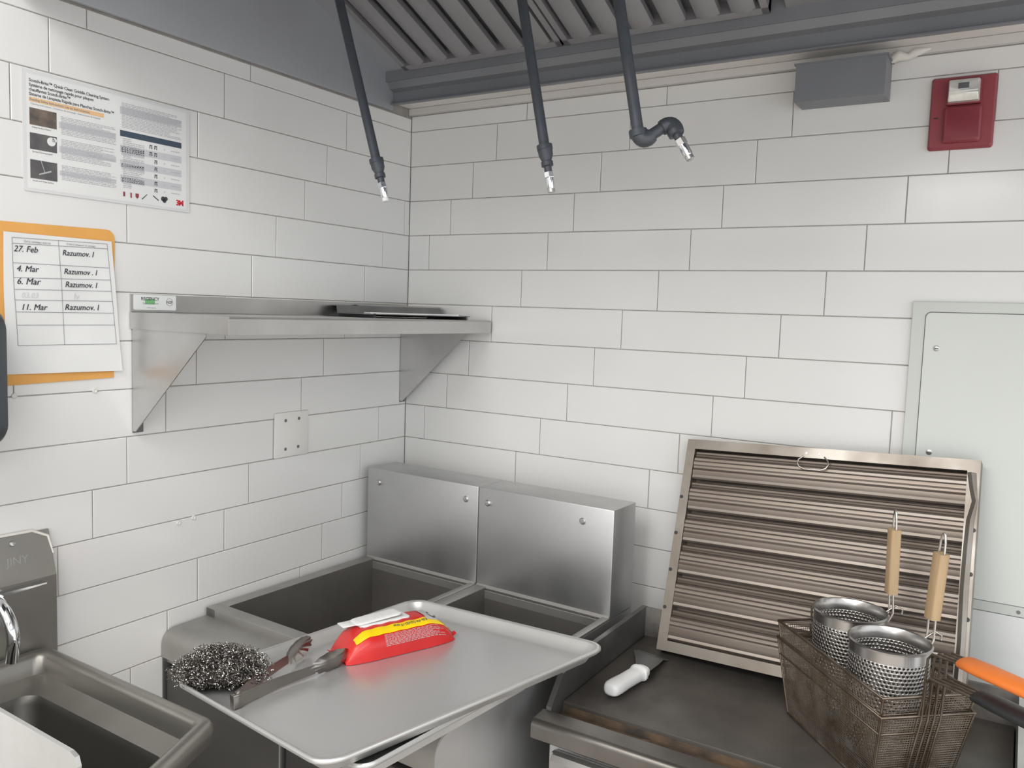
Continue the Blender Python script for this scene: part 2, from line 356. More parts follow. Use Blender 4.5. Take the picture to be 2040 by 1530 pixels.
# ------------------------------------------------------------------ fryers
def fryer(loc, rz, label):
    t = thing('deep_fryer', label, 'fryer', loc, rz=rz, group='pair of floor fryers'); W = .404
    fl = MB().rbox((0, -.122, .895), (W, 0, 1.1675), .003).build('flue_riser', 'steel_brushed', t, 40)
    for x in (.045, W-.040) if 'wall' in label else (.030, W-.085):
        MB().lathe([(.0085, 0), (.0085, .004), (.0065, .006), (.0065, .0075), (.002, .008)], 16, (x, -.1215, 1.128), (0, -1, 0)).build('bolt', 'steel', fl, 35)
    # rim around the tank (top z 0.900) and the tank itself
    x0, x1, y0, y1 = .036, W-.020, -.132, -.640
    MB().rbox((0, -.677, .872), (x0, -.122, .900), .002).build('rim', 'steel_dull', t, 40)
    MB().rbox((x1, -.677, .872), (W, -.122, .900), .002).build('rim', 'steel_dull', t, 40)
    MB().rbox((0, -.677, .872), (W, y1, .901), .003).build('rim', 'steel_dull', t, 40)
    MB().prism([(-.122, .904), (-.122, .872), (-.133, .872), (-.133, .892)], (.002, W-.002), lambda a, b, d: (d, a, b)).build('rim', 'steel_dull', t)
    def L(z, i): return [(x0+i, y1+i, z), (x1-i, y1+i, z), (x1-i, y0-i, z), (x0+i, y0-i, z)]
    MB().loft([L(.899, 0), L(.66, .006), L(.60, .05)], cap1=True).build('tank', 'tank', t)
    # front ledge with rolled nose, seen in profile at the side
    prof = [(-.672, .880), (-.760, .8785)]
    for k in range(1, 8):
        a_ = math.radians(90*k/7); prof.append((-.760-.036*math.sin(a_), .8425+.036*math.cos(a_)))
    prof += [(-.796, .815), (-.784, .812), (-.784, .80), (-.672, .80)]
    MB().prism(prof, (0, W), lambda a, b, d: (d, a, b)).build('front_ledge', 'steel_dull', t, 35)
    MB().rbox((.004, -.672, .12), (W-.004, -.006, .588), .003).build('body', 'steel_dark', t, 40)
    MB().box((.004, -.110, .588), (W-.004, -.006, .894)).build('back_box', 'steel_dark', t)
    MB().box((.004, -.672, .588), (W-.004, -.655, .870)).build('front_box', 'steel_dark', t)
    pr = [(-.002, .894), (-.670, .894), (-.674, .877), (-.76, .875)]
    for k in range(1, 7):
        a_ = math.radians(90*k/6); pr.append((-.758-.036*math.sin(a_), .839+.036*math.cos(a_)))
    pr += [(-.793, .12), (-.002, .12)]
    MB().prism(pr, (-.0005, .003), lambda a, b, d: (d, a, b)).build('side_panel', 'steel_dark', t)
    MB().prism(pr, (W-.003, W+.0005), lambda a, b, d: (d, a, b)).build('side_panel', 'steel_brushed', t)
    dr = MB().rbox((.008, -.790, .16), (W-.008, -.674, .790), .006).build('door', 'fryer_front', t, 40)
    MB().tube([(.06, -.790, .50), (.06, -.815, .50), (W-.06, -.815, .50), (W-.06, -.790, .50)], .006, 10).build('door_handle', 'steel', dr, 40)
    for x in (.05, W-.05):
        for y in (-.08, -.70): MB().lathe([(.022, 0), (.022, .02), (.014, .03), (.014, .122)], 14, (x, y, 0)).build('leg', 'steel', t, 40)
    return t
th = math.radians(-2.0)
fryer((.030, -.078, 0), th, 'stainless deep fryer against the left wall with a clear front ledge')
fryer((.030+.406*math.cos(th), -.078+.406*math.sin(th), 0), th, 'stainless deep fryer next to the griddle, partly under the sheet pan')

# ------------------------------------------------------------------ griddle on equipment stand
g = thing('griddle', 'blackened flat-top griddle with splash guards and rolled front rail', 'griddle', (.872, -.66, .74))
G = lambda mb: mb.map(lambda v: v-V((.872, -.66, .74)))
G(MB().rbox((.885, -.555, .80), (1.688, -.118, .835), .004)).build('griddle_plate', 'griddle', g, 40)
G(MB().prism([(-.112, .777), (-.112, .908), (-.40, .908), (-.555, .892), (-.603, .838), (-.610, .777)], (.872, .884), lambda a, b, d: (d, a, b))).build('side_splash', 'griddle_side', g)
G(MB().prism([(-.112, .777), (-.112, .908), (-.50, .908), (-.603, .86), (-.610, .777)], (1.690, 1.712), lambda a, b, d: (d, a, b))).build('side_splash', 'steel', g)
G(MB().box((.872, -.118, .777), (1.712, -.108, .906))).build('back_splash', 'griddle_back', g)
G(MB().prism([(-.553, .834), (-.558, .812), (-.604, .812), (-.608, .80), (-.553, .80)], (.885, 1.688), lambda a, b, d: (d, a, b))).build('grease_trough', 'residue', g)
crust = MB()
for k in range(70):
    x = .93+.75*k/70+random.uniform(-.004, .004)
    crust.rbox((x, -.603+random.uniform(-.004, .006), .811), (x+random.uniform(.010, .022), -.588+random.uniform(-.006, .010), .818+random.uniform(0, .006)), .002, 1)
tag(G(crust).build('grease_crust', 'residue', g), kind='stuff')
rp = [(-.600, .782), (-.600, .828), (-.604, .831), (-.640, .829)]
for k in range(1, 7):
    a_ = math.radians(90*k/6); rp.append((-.640-.014*math.sin(a_), .815+.014*math.cos(a_)))
rp += [(-.654, .792), (-.646, .786), (-.62, .782)]
G(MB().prism(rp, (.866, 1.716), lambda a, b, d: (d, a, b))).build('front_rail', 'rail', g, 35)
G(MB().box((.886, -.60, .777), (1.688, -.12, .799))).build('body', 'steel_dark', g)
st = thing('drawer_base', 'stainless drawer base below the griddle with a lipped pull', 'equipment base', (.89, -.63, 0))
S = lambda mb: mb.map(lambda v: v-V((.89, -.63, 0)))
S(MB().rbox((.888, -.615, .12), (1.70, -.12, .7765), .004)).build('body', 'steel', st, 40)
for x in (.93, 1.66):
    for y in (-.57, -.17): S(MB().lathe([(.03, 0), (.03, .02), (.018, .03), (.018, .122)], 14, (x, y, 0))).build('leg', 'steel', st, 40)
for z0_, z1_ in ((.46, .764), (.15, .445)):
    d_ = S(MB().rbox((.902, -.634, z0_), (1.69, -.616, z1_), .004)).build('drawer', 'steel', st, 40)
    S(MB().sheet([(-.634, z1_+.004), (-.652, z1_+.006), (-.660, z1_-.002), (-.660, z1_-.020)], .003, (.915, 1.05), lambda a, b, d: (d, a, b))).build('pull', 'steel_dull', d_, 30)

# ------------------------------------------------------------------ wall shelf with its sticker, and the sheet-metal piece on it
sh = thing('wall_shelf', 'stainless steel wall shelf on triangular brackets in the corner', 'shelf', (0, -.948, 1.573))
SH = lambda mb: mb.map(lambda v: v-V((0, -.948, 1.573)))
SH(MB().sheet([(.003, 1.649), (.003, 1.611), (.006, 1.608), (.312, 1.608), (.318, 1.605), (.318, 1.574), (.306, 1.574)], .003, (-.947, -.010), lambda a, b, d: (a, d, b))).build('shelf_top', 'steel', sh, 30)
SH(MB().box((.002, -.948, 1.574), (.319, -.945, 1.6095))).build('end_lip', 'steel', sh)
SH(MB().box((.002, -.012, 1.574), (.319, -.009, 1.6095))).build('end_lip', 'steel', sh)
for y, s_ in ((-.943, 1), (-.032, 1)):
    bk = SH(MB().prism([(.002, 1.350), (.012, 1.350), (.245, 1.566), (.245, 1.574), (.002, 1.574)], (y, y+.0025), lambda a, b, d: (a, d, b))).build('bracket', 'steel', sh)
    SH(MB().rbox((.0005, y, 1.346), (.003, y+.026, 1.574), .001)).build('bracket_flange', 'steel_dark', bk)
    for z in (1.38, 1.49):
        SH(MB().lathe([(.005, 0), (.005, .003), (.002, .004)], 12, (.003, y+.014, z), (1, 0, 0))).build('screw', 'steel', bk, 35)
sk = thing('brand_sticker', 'white brand sticker with green box on the left end of the shelf lip', 'sticker', (.0050, -.9415, 1.6145), (0, 1, 0), (0, 0, 1))
MB().prism(rrect(.053, .0165, .003), (0, .0004), lambda a, b, d: (a+.053, b+.0172, d)).build('backing', 'sticker', sk)
MB().quad(.028, .0130, .052, .0245, .0006).build('green_box', 'green_ink', sk)
put(MB(), text('REGENCY', .0105, bold=.0001, space=.95), .018, .0215, .0008).build('lettering', 'ink', sk)
put(put(MB(), text('Space Solutions', .0062), .022, .0135, .0008), text('www.regency', .004), .032, .0045, .0008).build('lettering', 'ink_soft', sk)
MB().ring(.089, .019, .0007, .0085, .0008).build('seal_ring', 'ink_soft', sk)
put(MB(), text('NSF', .0088, align='CENTER', bold=.0001), .089, .0158, .0008).build('lettering', 'ink', sk)
it = thing('sheet_metal_cover', 'dark bent sheet metal cover lying on the shelf near the corner', 'metal cover', (.15, -.18, 1.6095), (.34, .94, 0), (-.94, .34, 0))
MB().sheet([(-.115, .002), (-.100, .030), (-.050, .030), (-.045, .010), (.105, .010)], .002, (-.20, .14), lambda a, b, d: (d, -a, b)).build('folded_sheet', 'steel_dark', it, 25)
MB().sheet([(-.100, .0315), (-.075, .034), (-.05, .0315)], .0016, (-.13, .15), lambda a, b, d: (d, -a, b)).build('raised_rib', 'steel_dull', it)
MB().box((-.18, -.105, .0112), (.10, -.070, .0145)).build('edge_strip', 'aluminium', it)
MB().box((-.17, -.108, .0), (-.165, .10, .0115)).build('side_flange', 'black', it)
MB().box((.125, -.108, .0), (.13, .10, .0115)).build('side_flange', 'steel_dark', it)

# ------------------------------------------------------------------ things on the left wall
ps = thing('instruction_poster', 'laminated cleaning instruction poster with three small photos on the left wall', 'poster', (.0012, -1.1675, 1.8385), (0, 1, 0), (0, 0, 1))
MB().prism(rrect(.185, .1135, .004), (0, .0008), lambda a, b, d: (a+.185, b+.1135, d)).build('laminate', 'laminate', ps)
MB().quad(.008, .006, .362, .221, .0010).build('printed_sheet', 'paper', ps)
hd = MB(); zt_ = .0014
for s_, y in (('Scotch-Brite\u2122 Quick Clean Griddle Cleaning System', .2062), ('Syst\u00e8me de nettoyage rapide pour plaques', .1975), ('chauffantes Scotch-Brite\u2122', .1890), ('Sistema de Limpieza R\u00e1pida para Planchas Scotch-Brite\u2122', .1805)):
    put(hd, text(s_, .0083, bold=.00012, space=.92), .0128, y, zt_)
hd.build('heading', 'ink', ps)
MB().quad(.0128, .1690, .164, .1775, .0012).build('highlight_bar', 'highlight', ps)
put(MB(), text('Reading Safety Instructions: Lea las Instrucciones:', .0066, bold=.0001, space=.93), .0140, .1712, zt_).build('subheading', 'ink_soft', ps)
put(MB(), text('Cleaning instructions - Directives de nettoyage - Instrucciones de limpieza', .0047), .0150, .1640, zt_).build('subheading', 'ink_soft', ps)
for (y0_, y1_, m_) in ((.1260, .1578, 'photo1'), (.0800, .1110, 'photo2'), (.0250, .0605, 'photo2')):
    MB().quad(.0132, y0_, .0655, y1_, .0013).build('photo', m_, ps)
MB().disc(.0545, .1000, .0015, .0085).disc(.0605, .1040, .0015, .0048).build('photo_detail', 'paper', ps)
MB().add([(.030, .0325, .0015), (.054, .0415, .0015), (.0535, .0445, .0015), (.0295, .0350, .0015)], [(0, 1, 2, 3)]).add([(.040, .0400, .0015), (.0415, .0400, .0015), (.0345, .0600, .0015), (.033, .0600, .0015)], [(0, 1, 2, 3)]).build('photo_detail', 'ink_pale', ps)
for y, s_ in ((.1205, 'Empty Surface Debris'), (.0745, 'Spread Cleaning Liquid'), (.0195, 'Scrub and Wipe Surface')):
    put(MB(), text(s_, .0042), .0175, y, zt_).build('caption', 'ink', ps)
bands = MB(); lines = MB()
def para(x0, x1, ytop, n, dy, band=()):
    for k in range(n):
        y = ytop-k*dy; e_ = x1-random.choice((0, .004, .012, .03))
        x = x0+.004
        while x < e_:
            wv = random.uniform(.004, .011); lines.quad(x, y, min(x+wv, e_), y+dy*.42, .0014); x += wv+.0014
        if k in band: bands.quad(x0, y-dy*.3, x1, y+dy*.8, .0012)
para(.0702, .1905, .1520, 12, .0030, (4, 5, 6, 7)); para(.0702, .1905, .1080, 13, .0030, (5, 6, 7, 8)); para(.0702, .1905, .0575, 10, .0030, (4, 5, 6))
para(.2000, .3490, .2080, 17, .0031, (3, 4, 5, 6, 7)); para(.2020, .2560, .1350, 29, .0036, (5, 6, 7, 8, 9, 15, 16, 17, 23, 24, 25))
bands.build('text_band', 'ink_band', ps); tag(lines.build('small_print', 'ink_pale', ps), kind='stuff')
MB().quad(.2000, .1400, .3488, .1525, .0013).build('table_header', 'ink_blue', ps)
tb = MB(); pic = MB(); rw = MB()
for k in range(7):
    y = .1300-k*.01535
    if k % 2: tb.quad(.2000, y-.0075, .3488, y+.0075, .0012)
    for x in ((.272, .2835) if k < 2 else (.284,)):
        pic.quad(x-.0034, y+.0018, x+.0034, y+.0040, .0015).quad(x-.0034, y-.004, x-.0018, y+.001, .0015).quad(x+.0008, y-.004, x+.0034, y-.0018, .0015).quad(x-.0006, y-.0008, x+.0034, y+.0006, .0015)
    rw.quad(.3045, y-.002, .3060, y+.002, .0015); x = .322
    while x < .344: rw.quad(x, y-.0008, x+.0045, y+.0008, .0015); x += .0056
tb.build('table_row', 'ink_band', ps); pic.build('pictogram', 'ink', ps); rw.build('table_entry', 'ink_pale', ps)
p7 = MB().quad(.206, .0160, .2105, .0255, .0014).quad(.2225, .0150, .2260, .0255, .0014); p7.add([(.2345, .0255, .0014), (.2425, .0255, .0014), (.2425, .0185, .0014), (.2385, .0145, .0014), (.2345, .0185, .0014)], [(0, 4, 3, 2, 1)])
p7.build('product_icon', 'red_alarm', ps)
MB().add([(.249, .016, .0014), (.2505, .0145, .0014), (.263, .0265, .0014), (.262, .0275, .0014)], [(0, 1, 2, 3)]).add([(.276, .0255, .0014), (.278, .027, .0014), (.291, .0185, .0014), (.290, .0165, .0014)], [(0, 1, 2, 3)]).disc(.302, .0225, .0014, .0055).disc(.309, .0235, .0014, .0045).disc(.305, .0185, .0014, .0045).build('product_icon', 'ink', ps)
put(MB(), text('3M', .0165, bold=.0007, space=.85), .3345, .0135, .0014).build('logo', 'red_ink', ps)

fo_ = thing('orange_folder', 'orange card taped to the left wall behind the dated sheet', 'folder', (.0012, -1.222, 1.4645), (0, 1, 0), (0, 0, 1))
pts = [(0.0, 0.0), (.236, .0055), (.240, .290)]
for k in range(6):
    a_ = math.radians(90*k/5); pts.append((.222+.018*math.cos(a_), .298+.018*math.sin(a_)))
pts += [(0.0, .311)]
MB().prism(pts, (0, .0012), lambda a, b, d: (a, b, d)).build('card', 'orange_card', fo_)
pp = thing('log_sheet', 'white paper sheet with handwritten dates in a ruled table', 'paper', (.0034, -1.209, 1.4846), (0, 1, 0), (0, 0, 1))
nx, ny = 10, 12
def PS(a, b, e_=0.0):
    u, v_ = a/.236, b/.274
    return V((.0010+a*(1.0-.0)+u*(1-v_)*.0020-(u*v_)*.018, b-(1-u)*(1-v_)*-.002+0.0, .0012+.0016*math.sin(a*38+1)*math.sin(b*26)+.004*u*(1-v_)**2+e_))
pv = [PS(.236*i/nx, .272*j/ny) for j in range(ny+1) for i in range(nx+1)]
MB().add(pv, [(j*(nx+1)+i, j*(nx+1)+i+1, (j+1)*(nx+1)+i+1, (j+1)*(nx+1)+i) for j in range(ny) for i in range(nx)]).build('sheet', 'paper', pp, 60)
def onps(mb, e_=.0010):      # small print on the slightly wavy sheet
    bm = bmesh.new(); vs = [bm.verts.new(v) for v in mb.v]
    for f in mb.f:
        try: bm.faces.new([vs[i] for i in f])
        except ValueError: pass
    bmesh.ops.triangulate(bm, faces=bm.faces[:]); bm.verts.index_update()
    r = MB().add([PS(v.co.x, v.co.y, e_) for v in bm.verts], [[v.index for v in f.verts] for f in bm.faces]); bm.free(); return r
tl = MB()
def seg(x0, y0, x1, y1, w_=.0005):
    n = 10
    for k in range(n):
        a0, b0, a1, b1 = x0+(x1-x0)*k/n, y0+(y1-y0)*k/n, x0+(x1-x0)*(k+1)/n, y0+(y1-y0)*(k+1)/n
        if abs(x1-x0) > abs(y1-y0): tl.add([(a0, b0-w_, 0), (a1, b1-w_, 0), (a1, b1+w_, 0), (a0, b0+w_, 0)], [(0, 1, 2, 3)])
        else: tl.add([(a0-w_, b0, 0), (a0+w_, b0, 0), (a1+w_, b1, 0), (a1-w_, b1, 0)], [(0, 1, 2, 3)])
for (x0, y0, x1, y1) in ((.0167, .2622, .224, .2660), (.0174, .2513, .224, .2560), (.0182, .2144, .224, .2165), (.0185, .1862, .225, .1914), (.0193, .1639, .225, .1680), (.0198, .1436, .226, .1470), (.0208, .1206, .226, .1222), (.0218, .095, .2265, .0973), (.0226, .0558, .2275, .0573),
        (.0167, .2622, .0226, .0558), (.113, .2640, .1155, .0565), (.224, .2660, .2275, .0573)): seg(x0, y0, x1, y1)
onps(tl).build('table_line', 'ink_soft', pp)
hw = MB(); hs = dict(shear=.28)
for s_, x, y, z_ in (('27. Feb', .019, .2360, .0165), ('Razumov. I', .119, .2355, .0158), ('4. Mar', .024, .1985, .0165), ('Razumov . I', .120, .1985, .0158), ('6. Mar', .024, .1740, .0175), ('Razumov. I', .121, .1725, .0162), ('11. Mar', .030, .1245, .0165), ('Razumov. I', .118, .1265, .0168)):
    for dx_, dy_ in ((0, 0), (.0005, .0002)): put(hw, text(s_, z_, **hs), x+dx_, y+dy_, 0, .012)
onps(hw).build('handwriting', 'pen', pp)
onps(put(put(MB(), text('03.03', .0150, **hs), .032, .1485, 0), text('lv', .019, **hs), .138, .1480, 0)).build('faint_writing', 'pen_pale', pp)
onps(put(put(MB(), text('\u0414\u0430\u0442\u0430 \u0437\u0430\u043c\u0435\u043d\u044b \u043c\u0430\u0441\u043b\u0430', .0058), .040, .2550, 0), text('\u041e\u0442\u0432\u0435\u0442\u0441\u0442\u0432\u0435\u043d\u043d\u044b\u0439 \u0437\u0430 \u0437\u0430\u043c\u0435\u043d\u0443', .0052), .130, .2570, 0)).build('table_heading', 'ink_soft', pp)

bp_ = thing('blank_wall_plate', 'white blank wall plate with four screws below the shelf', 'wall plate', (.0006, -.540, 1.2340), (0, 1, 0), (0, 0, 1))
MB().rbox((0, 0, 0), (.119, .120, .005), .0025).build('plate', 'plate_white', bp_, 40)
for x, y in ((.036, .098), (.083, .100), (.036, .022), (.081, .024)):
    MB().lathe([(.0042, .0), (.0042, .0015), (.0025, .0022)], 12, (x, y, .0048), (0, 0, 1)).build('screw', 'steel_dark', bp_, 35)
for (px_, lab) in (((-1.1911, 1.4441), 'small grey wall anchor below the left end of the orange card'), ((-1.0286, 1.4446), 'small grey wall anchor right of the other one under the orange card'), ((-.8269, 1.1222), 'small grey wall anchor on a joint right above the hand sink area'), ((-.7856, 1.1261), 'tiny grey wall anchor, rightmost of the pair low on the left wall')):
    o = tag(MB().lathe([(.0055, 0), (.0055, .002), (.0038, .0028), (.0030, .0015)], 14, (.0003, 0, 0), (1, 0, 0)).build('wall_anchor', 'filler', None, 40), lab, 'wall anchor', 'wall anchors in the tile joints'); o.location = (0, px_[0], px_[1])
dsp = thing('wall_dispenser', 'dark grey wall dispenser with rounded corners at the left edge', 'dispenser', (0.0005, -1.534, 1.364), (0, 1, 0), (0, 0, 1))
dl = [[(a+.145, b+.126, z) for a, b in rrect(.145-i, .126-i, .03)] for z, i in ((0, .004), (.02, 0), (.08, .002), (.10, .010), (.108, .025))]
MB().loft(dl, True, True).build('housing', 'dispenser', dsp, 40)
MB().rbox((.10, .03, .106), (.19, .09, .112), .002).build('push_bar', 'black', dsp, 40)

# ------------------------------------------------------------------ hand sink
hs_ = thing('hand_sink', 'stainless wall-mounted hand sink with rolled rim and backsplash at left', 'sink', (0, -1.15, .75))
K = lambda mb: mb.map(lambda v: v-V((0, -1.15, .75)))
P0 = [(.030, -1.150), (.545, -1.157), (.675, -1.458), (.030, -1.458)]
def inset(P, d, r, n=5):
    m = len(P); Q = []
    for i in range(m):
        a_, b_, c_ = V(P[i-1]+(0,)), V(P[i]+(0,)), V(P[(i+1) % m]+(0,))
        e1 = (a_-b_).normalized(); e2 = (c_-b_).normalized(); ang = e1.angle(e2); bi = (e1+e2).normalized()
        k_ = b_+bi*(d/math.sin(ang/2)); cen = k_+bi*(r/math.sin(ang/2)); t1 = k_+e1*(r/math.tan(ang/2)); t2 = k_+e2*(r/math.tan(ang/2))
        v1 = t1-cen; v2 = t2-cen
        for q in range(n+1):
            s_ = q/n; w_ = (v1*(1-s_)+v2*s_).normalized()*r; Q.append(tuple((cen+w_)[:2]))
    return Q
def RL(d, r, z): return [(x, y, z) for x, y in inset(P0, d, r)]
K(MB().loft([RL(.004, .02, .905), RL(0, .022, .915), RL(-.001, .022, .932), RL(.004, .02, .942), RL(.012, .02, .946), RL(.022, .018, .943), RL(.028, .018, .935), RL(.032, .018, .905), RL(.050, .02, .894), RL(.066, .03, .888)])).build('rim', 'sink_steel', hs_, 50)
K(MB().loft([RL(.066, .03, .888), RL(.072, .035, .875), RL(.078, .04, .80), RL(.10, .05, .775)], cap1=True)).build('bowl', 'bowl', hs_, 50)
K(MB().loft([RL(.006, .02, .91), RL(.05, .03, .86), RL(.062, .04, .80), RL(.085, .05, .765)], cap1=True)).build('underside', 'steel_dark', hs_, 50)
K(MB().prism([(.0005, 1.172), (.006, 1.172), (.032, 1.084), (.032, .90), (.0005, .90)], (-1.470, -1.132), lambda a, b, d: (a, d, b))).build('backsplash', 'sink_steel', hs_)
K(MB().tube([(.004, -1.470, 1.1745), (.004, -1.30, 1.1765), (.006, -1.165, 1.1745), (.010, -1.136, 1.160), (.020, -1.131, 1.125)], [.0025, .003, .003, .003, .0015], 8)).build('caulk_line', 'caulk', hs_, 60)
K(MB().lathe([(.006, 0), (.005, .003), (.002, .004)], 12, (.011, -1.205, 1.158), (.95, 0, .28))).build('screw', 'steel', hs_, 40)
sc_ = put(MB(), text('JINY', .022, shear=.1), 0, 0, 0)
K(MB().add([(.0215+.0006+(-.2955*(v[1]-.0))*1.0, -1.222+v[0], 1.1185+v[1]*.95) for v in sc_.v], sc_.f)).build('scratched_letters', 'steel_dull', hs_)
K(MB().prism([(.03, .944), (.600, .944), (.640, .960), (.645, 1.030), (.640, 1.042), (.628, 1.046), (.03, 1.062)], (-1.4535, -1.4475), lambda a, b, d: (a, d, b))).build('side_splash', 'aluminium', hs_)
fa = K(MB().lathe([(.026, 0), (.026, .006), (.021, .012), (.019, .030)], 20, (.030, -1.262, 1.035), (1, 0, 0))).build('faucet_body', 'chrome', hs_, 40)
sp = [(.05, -1.264, 1.040)]+[(.06+.075*math.sin(math.radians(a_)), -1.264-.006*math.sin(math.radians(a_)), 1.015+.060*math.cos(math.radians(a_))) for a_ in range(0, 120, 12)]+[(.128, -1.2705, .975)]
K(MB().tube(sp, [.011]*(len(sp)-2)+[.0115, .0105], 14)).build('spout', 'chrome', fa, 60)
K(MB().tube([(.045, -1.262, 1.06), (.050, -1.262, 1.076), (.060, -1.255, 1.084)], [.014, .014, .010], 14)).build('lever_hub', 'chrome', fa, 60)
K(MB().loft([[(.060, -1.258, 1.080), (.074, -1.262, 1.080), (.074, -1.262, 1.087), (.060, -1.258, 1.087)], [(.075, -1.185, 1.092), (.097, -1.187, 1.092), (.097, -1.187, 1.0945), (.075, -1.185, 1.0945)]], True, True)).build('lever', 'chrome', fa)

# ------------------------------------------------------------------ sheet pans
TC = V((.6554, -.8441, .9612)); TU = V((.974, -.2049, .0961)); TV = V((.2047, .9787, .0124)); TN = TU.cross(TV)
def pan(name, label, loc, X, Y, corners, r=.042, depth=.025, grp='sheet pans on the fryers'):
    t = thing(name, label, 'sheet pan', loc, X, Y, grp)
    hx, hy = .27, .315
    def warp(v):
        u, w_ = (v[0]/hx+1)/2, (v[1]/hy+1)/2
        c = [V(k) for k in corners]
        q = c[0]*(1-u)*(1-w_)+c[1]*(1-u)*w_+c[2]*u*w_+c[3]*u*(1-w_); return V((q.x, q.y, q.z+v[2]))
    def L(i, z): return [(a, b, z) for a, b in rrect(hx-i, hy-i, max(r-i*.6, .012), 8)]
    MB().loft([L(.010, -.009), L(.004, -.0085), L(0, -.005), L(0, -.001), L(.003, .0015), L(.007, .0008), L(.009, -.003)]).map(warp).build('rolled_rim', 'aluminium', t, 60)
    MB().loft([L(.0085, -.002), L(.013, -.010), L(.022, -depth+.003), L(.027, -depth), L(.030, -depth)]).map(warp).build('side_wall', 'aluminium', t, 60)
    MB().loft([L(.0095, -.006), L(.0235, -depth-.0012), L(.03, -depth-.0016)], cap1=True).map(warp).build('underside', 'aluminium', t, 60)
    MB().loft([L(.029, -depth), L(.10, -depth-.0004)], cap1=True).map(warp).build('pan_floor', 'aluminium_floor', t, 60)
    return t
pan('sheet_pan', 'large aluminium sheet pan holding wipes, tongs and steel wool', TC, TU, TV, [(-.2548, -.3087, 0), (-.2912, .3087, 0), (.2883, .3203, 0), (.2577, -.3203, 0)])
lq = V((.73, -.90, .9374))
def tl_(x, y):
    P_ = V((x, y, .9612+.0971*(x-.6554)-.0076*(y+.844)-.0315))-lq; return (P_.dot(TU), P_.dot(TV), P_.dot(TN))
pan('sheet_pan', 'smaller aluminium sheet pan tucked underneath, peeking out at the front', lq, TU, TV, [tl_(.560, -1.095), tl_(.605, -.660), tl_(.905, -.700), tl_(.857, -1.142)])
def onpan(name, label, cat, u, v_, ang=0.0, h=-.0252, group=None):
    a_ = math.radians(ang); X = TU*math.cos(a_)+TV*math.sin(a_); Y = -TU*math.sin(a_)+TV*math.cos(a_)
    return thing(name, label, cat, TC+TU*u+TV*v_+TN*h, X, Y, group)

# wipes pack
wp = onpan('wipes_pack', 'red soft pack of cleaning wipes with yellow band and open white lid', 'wipes pack', -.122, .105, 75.3)
LX, LY, HZ = .122, .060, .058
def pack(u, v_, e_=0.0):       # u in -1..1 along, v in 0..1 from front base over the top to back base
    end = min(1.0, max(0.0, (1-abs(u))/.50)); k = math.sin(end*math.pi/2)**.65
    th_ = math.pi*v_; ex = .66
    c, s_ = math.cos(th_), math.sin(th_)
    y = -math.copysign(abs(c)**ex, c)*LY*(.80+.20*k); z = (abs(s_)**ex)*HZ*(.10+.90*k)+.0006
    wr_ = .0016*math.sin(u*23+v_*9)*(1-k*.5)+.0010*math.sin(u*47-v_*17)*(1-k)
    p_ = V((u*LX, y, z+wr_*s_)); nrm = V((0, -c, s_)).normalized(); return p_+nrm*e_
def pack_patch(u0, u1, v0, v1, nu, nv, e_):
    vs = [pack(u0+(u1-u0)*i/nu, v0+(v1-v0)*j/nv, e_) for j in range(nv+1) for i in range(nu+1)]
    return MB().add(vs, [(j*(nu+1)+i, j*(nu+1)+i+1, (j+1)*(nu+1)+i+1, (j+1)*(nu+1)+i) for j in range(nv) for i in range(nu)])
body = pack_patch(-1, 1, 0, 1, 60, 24, 0); body.add([(-LX, -LY*.8, .0005), (LX, -LY*.8, .0005), (LX, LY*.8, .0005), (-LX, LY*.8, .0005)], [(3, 2, 1, 0)])
body.build('wrapper', 'wipe_red', wp, 80)
for s_ in (-1, 1):
    fin = MB(); n = 14; vs = []
    for i in range(n+1):
        y = -LY*.62+LY*1.24*i/n; w_ = .0022*math.sin(i*1.1)
        vs += [(s_*(LX-.004), y, .004+abs(w_)), (s_*(LX+.009), y*1.02, .006+w_*1.2+.004), (s_*(LX+.009), y*1.02, .0045+w_*1.2+.004), (s_*(LX-.004), y, .002)]
    fin.add(vs, [(4*i+a_, 4*i+(a_+1) % 4, 4*i+4+(a_+1) % 4, 4*i+4+a_) for i in range(n) for a_ in range(4)]+[(0, 1, 2, 3), (4*n+3, 4*n+2, 4*n+1, 4*n)])
    fin.build('end_seal', 'wipe_red', wp, 60)
pack_patch(-.80, .93, .245, .385, 44, 8, .0009).build('yellow_band', 'wipe_yellow', wp, 80)
def on_pack(mb, u0, v0, su, sv, e_):
    return MB().add([pack(u0+p_[0]*su, v0+p_[1]*sv, e_) for p_ in mb.v], mb.f)
tx = text('Kills the COVID-19 virus', 1.0, bold=.02)
wmax = max(v[0] for v in tx.v)
on_pack(MB().add([(-v[0], -v[1], 0) for v in tx.v], tx.f), .52, .355, .62/wmax, .066, .0016).build('lettering', 'ink', wp)
wt = MB()
for k in range(10):
    u0 = -.32; u1 = .78-random.uniform(0, .25); u = u0
    while u < u1:
        w_ = random.uniform(.03, .09); vv = .225-k*.0155; wt.add([pack(u, vv, .0012), pack(u+w_, vv, .0012), pack(u+w_, vv-.0055, .0012), pack(u, vv-.0055, .0012)], [(0, 1, 2, 3)]); u += w_+.014
for k in range(5):
    u = -.62
    while u < -.34: wt.add([pack(u, .56-k*.022, .0012), pack(u+.05, .56-k*.022, .0012), pack(u+.05, .553-k*.022, .0012), pack(u, .553-k*.022, .0012)], [(0, 1, 2, 3)]); u += .062
tag(wt.build('small_print', 'wipe_grey', wp), kind='stuff')
rg = MB().ring(0, 0, 0, .5, .09, 28).quad(-.2, -.1, .25, .0, 0).quad(-.1, -.25, .0, .2, 0)
on_pack(rg, -.70, .62, .13, .085, .0013).build('round_mark', 'sticker', wp)
